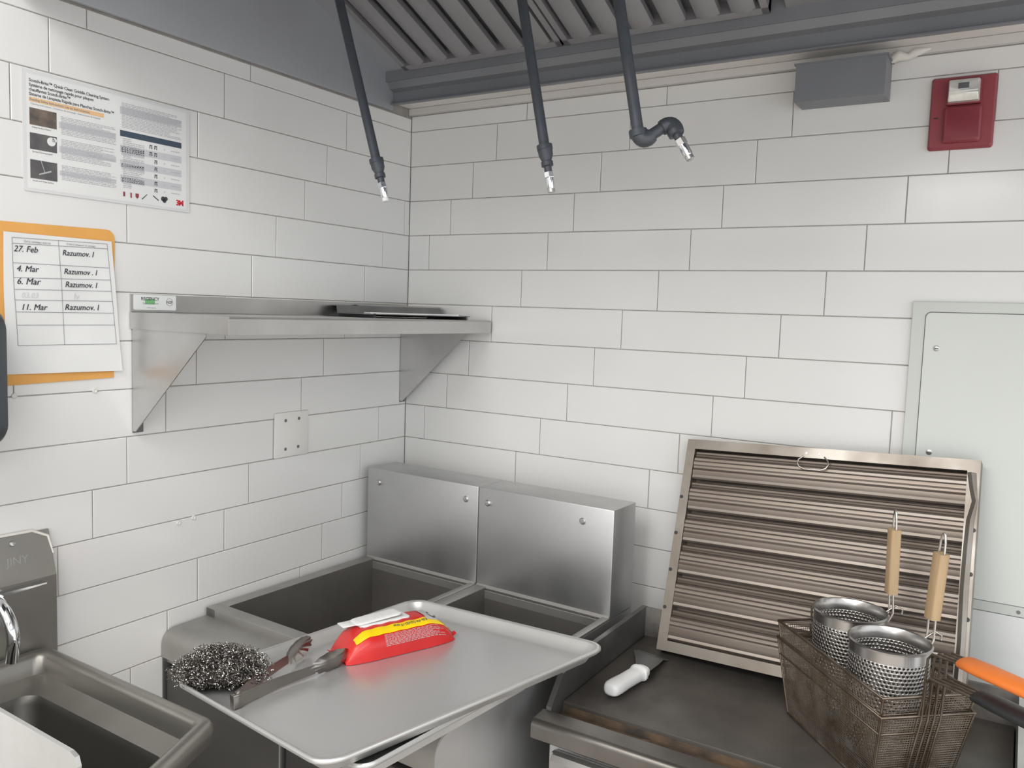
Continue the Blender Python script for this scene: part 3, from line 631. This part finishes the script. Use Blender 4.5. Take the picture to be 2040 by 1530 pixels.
pack_patch(.52, .84, .33, .56, 12, 10, .0014).build('grey_patch', 'wipe_grey', wp, 80)
em = MB().disc(0, 0, 0, .5, 20).add([(-.42, -.3, 0), (.42, -.3, 0), (.1, -.75, 0), (-.1, -.75, 0)], [(0, 3, 2, 1)])
on_pack(em, .68, .45, .13, .11, .0019).build('emblem', 'ink', wp)
e8 = text('8', .9, align='CENTER', bold=.03); on_pack(MB().add([(v[0], v[1]-.3, 0) for v in e8.v], e8.f), .68, .45, .13, .11, .0024).build('emblem_figure', 'sticker', wp)
ld = MB().loft([[(a-.018, b+.010, z) for a, b in rrect(.056-i, .026-i, .012)] for z, i in ((.0560, 0), (.0592, 0), (.0606, .002), (.0610, .006))], True, True).build('lid_frame', 'white_plastic', wp, 40)
MB().loft([[(x, y, z+(x+.080)*.05) for x, y in [(a-.030, b+.014) for a, b in rrect(.052-i, .024-i, .012)]] for z, i in ((.0612, 0), (.0630, 0), (.0645, .002), (.0650, .008))], True, True).build('lid', 'white_plastic', wp, 40)
MB().rbox((-.108, -.002, .0605), (-.078, .034, .0632), .0012).build('lid_tab', 'white_plastic', wp, 40)

# tongs
tg = onpan('kitchen_tongs', 'open stainless steel tongs with scalloped tips lying beside the wipes', 'tongs', -.092, -.268, 0)
def arm(x1, y1, h0, h1, wide):
    d = V((x1, y1, 0)); Ln = d.length; d.normalize(); s_ = V((-d.y, d.x, 0)); L_ = []
    for k in range(13):
        q = k/12; p_ = d*(Ln*.66*q); hh = .0125-.004*q
        zc = h0+(h1-h0)*q+.0130; bow = .006*math.sin(q*math.pi)
        c_ = V((p_.x, p_.y, 0))+s_*bow
        L_.append([tuple(c_-s_*.0012+V((0, 0, zc-hh))), tuple(c_+s_*.0012+V((0, 0, zc-hh))), tuple(c_+s_*.0012+V((0, 0, zc+hh))), tuple(c_-s_*.0012+V((0, 0, zc+hh)))])
    a_ = MB().loft(L_, True, True).build('arm', 'tong_steel', tg, 40)
    hd_ = MB(); n = 80; vs = []; rings = ((1.0, 0.0), (.72, .0045), (.3, .008))
    hl = Ln*.36; cx = d*(Ln*.66+hl*.46)
    for rr, dp in rings:
        for k in range(n):
            t_ = 2*math.pi*k/n; sc = 1+((.07 if math.sin(t_) < .25 else .02)*math.cos(14*t_) if rr == 1.0 else 0)
            p_ = cx+d*(hl*.54*rr*math.cos(t_)*sc)+V((0, 0, h1+.0165+wide*rr*math.sin(t_)*sc))+s_*(dp*(1 if x1 < -.06 else -1)); vs.append(tuple(p_))
    fs = [(r_*n+k, r_*n+(k+1) % n, (r_+1)*n+(k+1) % n, (r_+1)*n+k) for r_ in range(2) for k in range(n)]+[tuple(2*n+k for k in range(n))]
    hd_.add(vs, fs).build('tip', 'tong_steel', a_, 60)
arm(-.140, .243, .004, .008, .021); arm(-.026, .262, .0, .001, .019)
MB().rbox((-.009, -.007, .0008), (.006, .012, .026), .002).build('hinge', 'tong_steel', tg, 40)
MB().tube([(-.002, .006, .0), (-.002, .006, .0285)], .0035, 10).build('hinge_pin', 'steel', tg, 40)

# steel wool scouring pad: a tangle of curled metal ribbon
sw = onpan('steel_wool_pad', 'tangled stainless steel scouring pad on the corner of the sheet pan', 'scouring pad', -.226, -.226, 14)
RX, RY, RZ = .094, .074, .030
core = MB(); L_ = []
for i in range(9):
    ph = math.pi*(i+.5)/9; L_.append([(RX*.86*math.sin(ph)*math.cos(t_*math.pi/10)*(1+.06*math.sin(3*t_*math.pi/10+i)), RY*.86*math.sin(ph)*math.sin(t_*math.pi/10), RZ+RZ*.84*-math.cos(ph)) for t_ in range(20)])
core.loft(L_, True, True).build('core', 'wool_core', sw, 80)
rb = MB()
for k in range(4200):
    ph = math.acos(random.uniform(-.75, 1)); th_ = random.uniform(0, 2*math.pi); sc = random.uniform(.80, 1.03)
    if random.random() < .07: sc = random.uniform(1.03, 1.16)
    lump = 1+.10*math.sin(3*th_+1)+.05*math.sin(7*th_)
    c_ = V((RX*sc*lump*math.sin(ph)*math.cos(th_), RY*sc*lump*math.sin(ph)*math.sin(th_), RZ+.003+RZ*sc*math.cos(ph)))
    if c_.z < .003: c_.z = .003
    d1 = V((random.gauss(0, 1), random.gauss(0, 1), random.gauss(0, .7))).normalized(); d2 = d1.cross(V((random.gauss(0, 1), random.gauss(0, 1), random.gauss(0, 1)))).normalized(); d3 = d1.cross(d2)
    R_ = random.uniform(.0018, .0042); pt = random.uniform(.0004, .0014); w_ = random.uniform(.00035, .0008); a0 = random.uniform(0, 6.28); vs = []
    for q in range(7):
        a_ = a0+q*.85; p_ = c_+d1*(R_*math.cos(a_))+d2*(R_*math.sin(a_))+d3*(pt*(q-3)); p_.z = max(p_.z, .0008)
        vs += [tuple(p_-d3*w_), tuple(p_+d3*w_)]
    rb.add(vs, [(2*q, 2*q+1, 2*q+3, 2*q+2) for q in range(6)])
mm = bpy.data.meshes.new('metal_curls'); mm.from_pydata(rb.v, [], rb.f); mm.materials.append(MT['wool']); mm.shade_smooth()
tag(link('metal_curls', mm, sw), kind='stuff')

# ------------------------------------------------------------------ scraper on griddle
spx = V((.980, -.365, .8352)); sX = V((.96, -.49, 0))-V((.980, -.355, 0)); sX = -sX.normalized()
sp_ = thing('griddle_scraper', 'short griddle scraper with a white plastic handle and dark steel blade', 'scraper', spx, sX, (-sX.y, sX.x, 0))
hl_ = [[(x, y*w_, z*h_+.019) for y, z in [(math.copysign(abs(math.cos(a_*math.pi/8))**.7, math.cos(a_*math.pi/8)), math.copysign(abs(math.sin(a_*math.pi/8))**.7, math.sin(a_*math.pi/8))) for a_ in range(16)]] for x, w_, h_ in ((-.130, .009, .008), (-.128, .0150, .0125), (-.120, .0185, .0150), (-.10, .0190, .0152), (-.07, .0175, .0142), (-.03, .0180, .0142), (-.017, .0190, .0148), (-.015, .0215, .0165), (-.008, .0215, .0165), (-.007, .0175, .0130), (.006, .0165, .0120), (.007, .009, .007))]
MB().loft(hl_, True, True).build('handle', 'white_plastic', sp_, 50)
MB().loft([[(x, a, z), (x, b, z), (x, b, z+.0016), (x, a, z+.0016)] for x, a, b, z in ((.002, -.011, .013, .017), (.03, -.008, .034, .0145), (.07, -.001, .060, .0110), (.104, .007, .086, .0080), (.107, .008, .087, .0078))], True, True).build('blade', 'griddle_side', sp_)
MB().loft([[(x, a, z), (x, b, z), (x, b, z+.0016), (x, a, z+.0016)] for x, a, b, z in ((.107, .008, .087, .0078), (.111, .008, .088, .0070), (.126, .006, .089, .0016), (.134, .006, .090, .0002))], True, True).build('blade_edge', 'steel_dark', sp_)

# ------------------------------------------------------------------ leaning hood filter
BL = V((.953, -.214, .8478)); BRv = V((.646, -.033, .029)); UPv = V((-.018, .184, .4825))
hf = thing('hood_filter', 'greasy stainless baffle filter leaning against the tiled wall on the griddle', 'hood filter', BL, BRv, UPv)
FW, FH, DP = .649, .518, .038
def bar(poly): return MB().prism(poly, (-DP, 0), lambda a, b, d: (a, b, d))
b_ = .024
for poly in ([(0, 0), (FW, 0), (FW-b_, b_), (b_, b_)], [(0, FH), (b_*.9, FH-b_), (FW-b_, FH-b_), (FW, FH)], [(0, 0), (b_, b_), (b_*.9, FH-b_), (0, FH)], [(FW, 0), (FW, FH), (FW-b_, FH-b_), (FW-b_*1.0, b_)]):
    bar(poly).build('frame_rail', 'filter_frame', hf)
MB().box((.01, .01, -DP), (FW-.01, FH-.01, -DP+.002)).build('back_plate', 'baffle_back', hf)
NB = 6; pt_ = (FH-2*b_)/NB; m1 = m2 = None
for i in range(NB):
    cy = b_+pt_*(i+.42)
    if m1 is None:
        fr_ = [(-.37, -.014), (-.37, -.005), (-.33, -.0025), (-.25, -.0032), (-.19, -.0012), (-.10, -.0005), (-.03, -.0024), (.03, -.0020), (.08, .0002), (.16, .0004), (.21, -.0018), (.28, -.0014), (.33, -.004), (.34, -.010)]
        m1 = MB().sheet([(a*pt_, b) for a, b in fr_], .0010, (b_, FW-b_), lambda a, b, d: (d, a, b)).mesh('baffle', 22); m1.materials.append(MT['baffle'])
        bk_ = [(.30, -.018), (.33, -.0125), (.36, -.0082), (.40, -.0070), (.44, -.0086), (.49, -.0078), (.52, -.0100), (.53, -.018)]
        m2 = MB().sheet([(a*pt_, b) for a, b in bk_], .0010, (b_, FW-b_), lambda a, b, d: (d, a, b)).mesh('baffle', 22); m2.materials.append(MT['baffle_back'])
    link('baffle', m1, hf).location = (0, cy, 0)
    link('baffle', m2, hf).location = (0, cy, 0)
hd_ = [(FW*.462+.0*k, FH-b_+.004, .002) for k in range(1)]
lp = [(FW*.445+dx, FH-b_+dy, .004+dz) for dx, dy, dz in ((0, .004, -.003), (-.010, -.006, .001), (-.012, -.014, .003), (-.006, -.024, .004), (.006, -.029, .004), (.042, -.029, .004), (.053, -.024, .004), (.058, -.014, .003), (.056, -.006, .001), (.046, .004, -.003))]
MB().tube(lp, .0018, 8).build('pull_ring', 'wire_bright', hf, 60)
for x in (.452, .495): MB().lathe([(.0030, 0), (.0030, .0008), (.001, .001)], 10, (FW*x, FH-.013, 0), (0, 0, 1)).build('rivet', 'steel', hf, 40)
for x in (.0022, FW-.0022):
    for y in (.10, .19, .28, .37): MB().lathe([(.0045, 0), (.0045, .0006)], 12, (x+(.003 if x < .1 else -.003), y, 0), (0, 0, 1)).build('drain_hole', 'black', hf)
# dented flange on the right rail
MB().loft([[(FW-b_+.002+wv_, y, .0), (FW-b_+.010+wv_, y, .006), (FW-b_+.018+wv_*.5, y, .002)] for y, wv_ in ((.06, 0), (.15, .001), (.25, -.001), (.33, .0), (.39, .002), (.43, .010), (.455, .004), (.49, -.002))]).build('bent_flange', 'filter_frame', hf, 60)

# ------------------------------------------------------------------ fryer baskets (nested) with pasta baskets
bang = math.radians(-48.0); BX = V((math.cos(bang), math.sin(bang), 0)); BY = V((-BX.y, BX.x, 0))
bc = V((1.440, -.394, 0))
def fryer_basket(label, z, zr, grip, hz, hlen, go):
    t = thing('fryer_basket', label, 'fryer basket', bc+V((0, 0, z)), BX, BY, 'nested fryer baskets')
    hx, hy, bx_, by_ = .176, .087, .142, .073; H_ = zr-z
    def C(q, sx, sy): 
        a_ = bx_+(hx-bx_)*q; b2 = by_+(hy-by_)*q; return V((sx*a_, sy*b2, H_*q))
    fr = MB()
    for q in (0.0, .78, 1.0): fr.tube([C(q, -1, -1), C(q, 1, -1), C(q, 1, 1), C(q, -1, 1)], .0028 if q != .78 else .0020, 8, closed=True)
    for sx in (-1, 1):
        for sy in (-1, 1): fr.tube([C(0, sx, sy), C(1, sx, sy)], .0022, 8)
    fr.build('frame_wire', 'wire', t, 60)
    ms = MB(); r_ = .00062
    def wire(a_, b2): ms.tube([a_, b2], r_, 4, caps=False)
    n1, n2, n3 = 72, 36, 32
    for k in range(n1+1):
        f_ = -1+2*k/n1
        for sy in (-1, 1): wire(V((f_*bx_, sy*by_, 0)), V((f_*hx, sy*hy, H_)))
        wire(V((f_*bx_, -by_, 0)), V((f_*bx_, by_, 0)))
    for k in range(n2+1):
        f_ = -1+2*k/n2
        for sx in (-1, 1): wire(V((sx*bx_, f_*by_, 0)), V((sx*hx, f_*hy, H_)))
        wire(V((-bx_, f_*by_, 0)), V((bx_, f_*by_, 0)))
    for k in range(1, n3):
        q = k/n3; ms.tube([C(q, -1, -1), C(q, 1, -1), C(q, 1, 1), C(q, -1, 1)], r_, 4, closed=True)
    tag(ms.build('wire_mesh', 'wire', t), kind='stuff')
    # handle on the short side nearest the camera's right
    hd = MB()
    for k in range(4):
        y = -.018+.012*k
        hd.tube([V((bx_+.004, y, .004)), V((hx+.006, y, H_*.98)), V((hx+.010, y, H_+hz-.012)), V((hx+.020, y, H_+hz)), V((hx+.055+go, y*.9, H_+hz+.006+go*.1))], .0021, 8)
    hd.build('handle_wire', 'wire', t, 60)
    gp = [[(x, y*w_, z_*w2+H_+hz+.006+(x-hx-.05)*.10) for y, z_ in [(math.cos(a_*math.pi/8), math.sin(a_*math.pi/8)) for a_ in range(16)]] for x, w_, w2 in ((hx+.048+go, .010, .006), (hx+.056+go, .021, .010), (hx+.09+go, .023, .011), (hx+hlen-.01, .021, .011), (hx+hlen, .012, .006))]
    MB().loft(gp, True, True).build('handle_grip', grip, t, 60)
    MB().tube([(-hx+.0, -.006, H_*.80), (-hx-.012, -.006, H_*.95), (-hx-.014, -.006, H_+.018), (-hx-.006, -.004, H_+.026), (-hx+.004, 0, H_+.018), (-hx-.001, .004, H_-.004)], .0022, 8).build('hook', 'wire', t, 60)
    return t
fryer_basket('wire fryer basket with an orange handle, upper of the nested two', .872, 1.020, 'orange_grip', .082, .24, .020)
fryer_basket('wire fryer basket with a black handle, lower of the nested two', .838, .986, 'black', .074, .26, .055)

def pasta_basket(cx, cy, z0_, zr, R, label, hdir, lean, glen):
    t = thing('pasta_basket', label, 'pasta basket', (cx, cy, z0_), group='perforated pasta baskets')
    H_ = zr-z0_; n = 58; band = .022; rows = int((H_-band-.02)/.0068); dz = (H_-band-.02)/rows
    ms = MB()
    def pt(a_, z_, rad=R): return (rad*math.cos(a_), rad*math.sin(a_), z_)
    da = 2*math.pi/n
    for j in range(rows):
        for i in range(n):
            a_ = (i+(j % 2)*.5)*da; zc = .02+dz*(j+.5)
            outer = [(da/2, -dz/2), (da/2, 0), (da/2, dz/2), (0, dz/2), (-da/2, dz/2), (-da/2, 0), (-da/2, -dz/2), (0, -dz/2)]
            vs = [pt(a_+p_[0], zc+p_[1]) for p_ in outer]+[pt(a_+.0021/R*math.cos(k_), zc+.0021*math.sin(k_)) for k_ in [math.radians(x) for x in (-45, 0, 45, 90, 135, 180, 225, 270)]]
            ms.add(vs, [(k_, (k_+1) % 8, 8+(k_+1) % 8, 8+k_) for k_ in range(8)])
    m = bpy.data.meshes.new('perforated_wall'); m.from_pydata(ms.v, [], ms.f); m.materials.append(MT['pasta_steel'])
    bm = bmesh.new(); bm.from_mesh(m); bmesh.ops.remove_doubles(bm, verts=bm.verts[:], dist=1e-5); bmesh.ops.recalc_face_normals(bm, faces=bm.faces[:]); bm.to_mesh(m); bm.free(); m.shade_smooth()
    pw = link('perforated_wall', m, t); so = pw.modifiers.new('thickness', 'SOLIDIFY'); so.thickness = .0009; so.offset = -1
    MB().lathe([(R, H_-band), (R, H_-.004), (R+.003, H_-.003), (R+.0035, H_), (R+.001, H_+.0022), (R-.0015, H_), (R-.001, H_-band)], 48, caps=False).build('rim_band', 'pasta_steel', t, 50)
    MB().lathe([(.004, 0), (R-.006, .0), (R, .006), (R, .0205), (R-.001, .0205), (R-.001, .008), (.004, .001)], 48, caps=False).build('base', 'steel', t, 50)
    hx_, hy_ = math.cos(hdir), math.sin(hdir); h3 = V((hx_, hy_, 0)); sd = V((-hy_, hx_, 0)); ax_ = V((lean[0], lean[1], 1)).normalized(); base = h3*(R+.003)+V((0, 0, H_-.004))
    g0 = base+ax_*.042+h3*.006
    lo = []
    for s_ in (-1, 1):
        MB().tube([base+sd*(.009*s_)-V((0, 0, .012)), base+h3*.008+sd*(.0095*s_)+ax_*.006, g0+sd*.0095*s_-ax_*.004, g0+sd*.0075*s_+ax_*glen, g0+sd*.0065*s_+ax_*(glen+.020), g0+sd*.0035*s_+ax_*(glen+.034), g0+ax_*(glen+.037)], .0020, 8).build('handle_wire', 'wire_bright', t, 60)
    MB().tube([base+sd*.008, base+h3*.018+sd*.004+ax_*.016, base+h3*.030+ax_*.010, base+h3*.026-sd*.004+ax_*.002], .0020, 8).build('hook', 'wire_bright', t, 60)
    L_ = [[tuple(g0+h3*(x*1.0)+sd*y+ax_*(glen*q)) for x, y in rrect(.0095, .0125, .004, 3)] for q in (0.0, .02, .98, 1.0)]
    MB().loft(L_, True, True).build('wooden_grip', 'wood', t, 40)
    return t
pasta_basket(1.396, -.339, .876, 1.078, .067, 'perforated steel pasta basket with wooden handle, the one farther back', math.radians(28), (-.02, .03), .126)
pasta_basket(1.483, -.459, .876, 1.078, .067, 'perforated steel pasta basket with wooden handle, nearer the camera', math.radians(40), (.055, .02), .120)

# ------------------------------------------------------------------ things on the right wall
ap = thing('access_panel', 'pale grey-green metal access panel with quarter-turn screws at the right', 'access panel', (1.431, -.0006, 1.028))
A = lambda mb: mb.map(lambda v: v-V((1.431, 0, 1.028)))
A(MB().rbox((1.431, -.010, 1.028), (2.06, -.0006, 1.690), .002)).build('panel_frame', 'panel', ap, 40)
A(MB().prism(rrect(.2885, .3090, .012), (-.0106, -.0098), lambda a, b, d: (a+1.746, d, b+1.3590))).build('door_gap', 'panel_gap', ap)
A(MB().prism(rrect(.2865, .3070, .011), (-.0125, -.0100), lambda a, b, d: (a+1.746, d, b+1.3590))).build('panel_door', 'panel', ap)
for x, z in ((1.4846, 1.5886), (1.4855, 1.3602), (1.4855, 1.13), (2.01, 1.5886), (2.01, 1.13)):
    q_ = A(MB().lathe([(.0062, 0), (.0062, .0015), (.0045, .0025)], 16, (x, -.0125, z), (0, -1, 0))).build('screw', 'steel', ap, 40)
    A(MB().box((x-.004, -.0155, z-.0008), (x+.004, -.0148, z+.0008))).build('screw_slot', 'black', q_)
A(MB().lathe([(.004, 0), (.004, .001)], 12, (1.678, -.010, 1.0385), (0, -1, 0))).build('screw', 'steel_dark', ap, 40)
tag(MB().rbox((1.40, -.006, .60), (2.28, -.0006, 1.026), .001).build('wall_sheet', 'wall_sheet', None, 40), 'smooth white wall sheet behind the griddle below the access panel', 'wall sheet')

al = thing('fire_alarm', 'red wall-mounted fire alarm strobe with clear lens at upper right', 'fire alarm', (1.436, -.0006, 2.015), (1, 0, 0), (0, 0, 1))
LA = lambda hx, hy, r, z, cx=.0617, cy=.076: [(a+cx, b+cy, z) for a, b in rrect(hx, hy, r, 5)]
MB().loft([LA(.0617, .076, .006, 0), LA(.0617, .076, .006, .006), LA(.058, .072, .006, .011)], True, True).build('backplate', 'red_alarm', al, 40)
MB().loft([LA(.036, .038, .006, .010, .064, .050), LA(.036, .038, .006, .018, .064, .050), LA(.032, .034, .006, .022, .064, .050)], True, True).build('horn_housing', 'red_alarm2', al, 40)
st_ = MB().loft([LA(.034, .027, .004, .010, .064, .117), LA(.033, .026, .004, .020, .064, .117)], True, True).build('strobe_base', 'red_alarm2', al, 40)
MB().loft([LA(.030, .023, .003, .018, .064, .117), LA(.029, .022, .003, .032, .064, .117), LA(.027, .012, .003, .040, .064, .119)], True, True).build('lens', 'lens', st_, 40)
MB().rbox((.037, .1125, .038), (.091, .1145, .0425), .0006).rbox((.037, .1045, .030), (.091, .1060, .0375), .0006).build('lens_ridge', 'white_plastic', st_, 40)
MB().box((.054, .1180, .0400), (.074, .1300, .0412)).build('flash_tube', 'chrome', st_)
MB().rbox((.0085, .066, .0108), (.0175, .0685, .0118), .0004).build('label_mark', 'black', al)
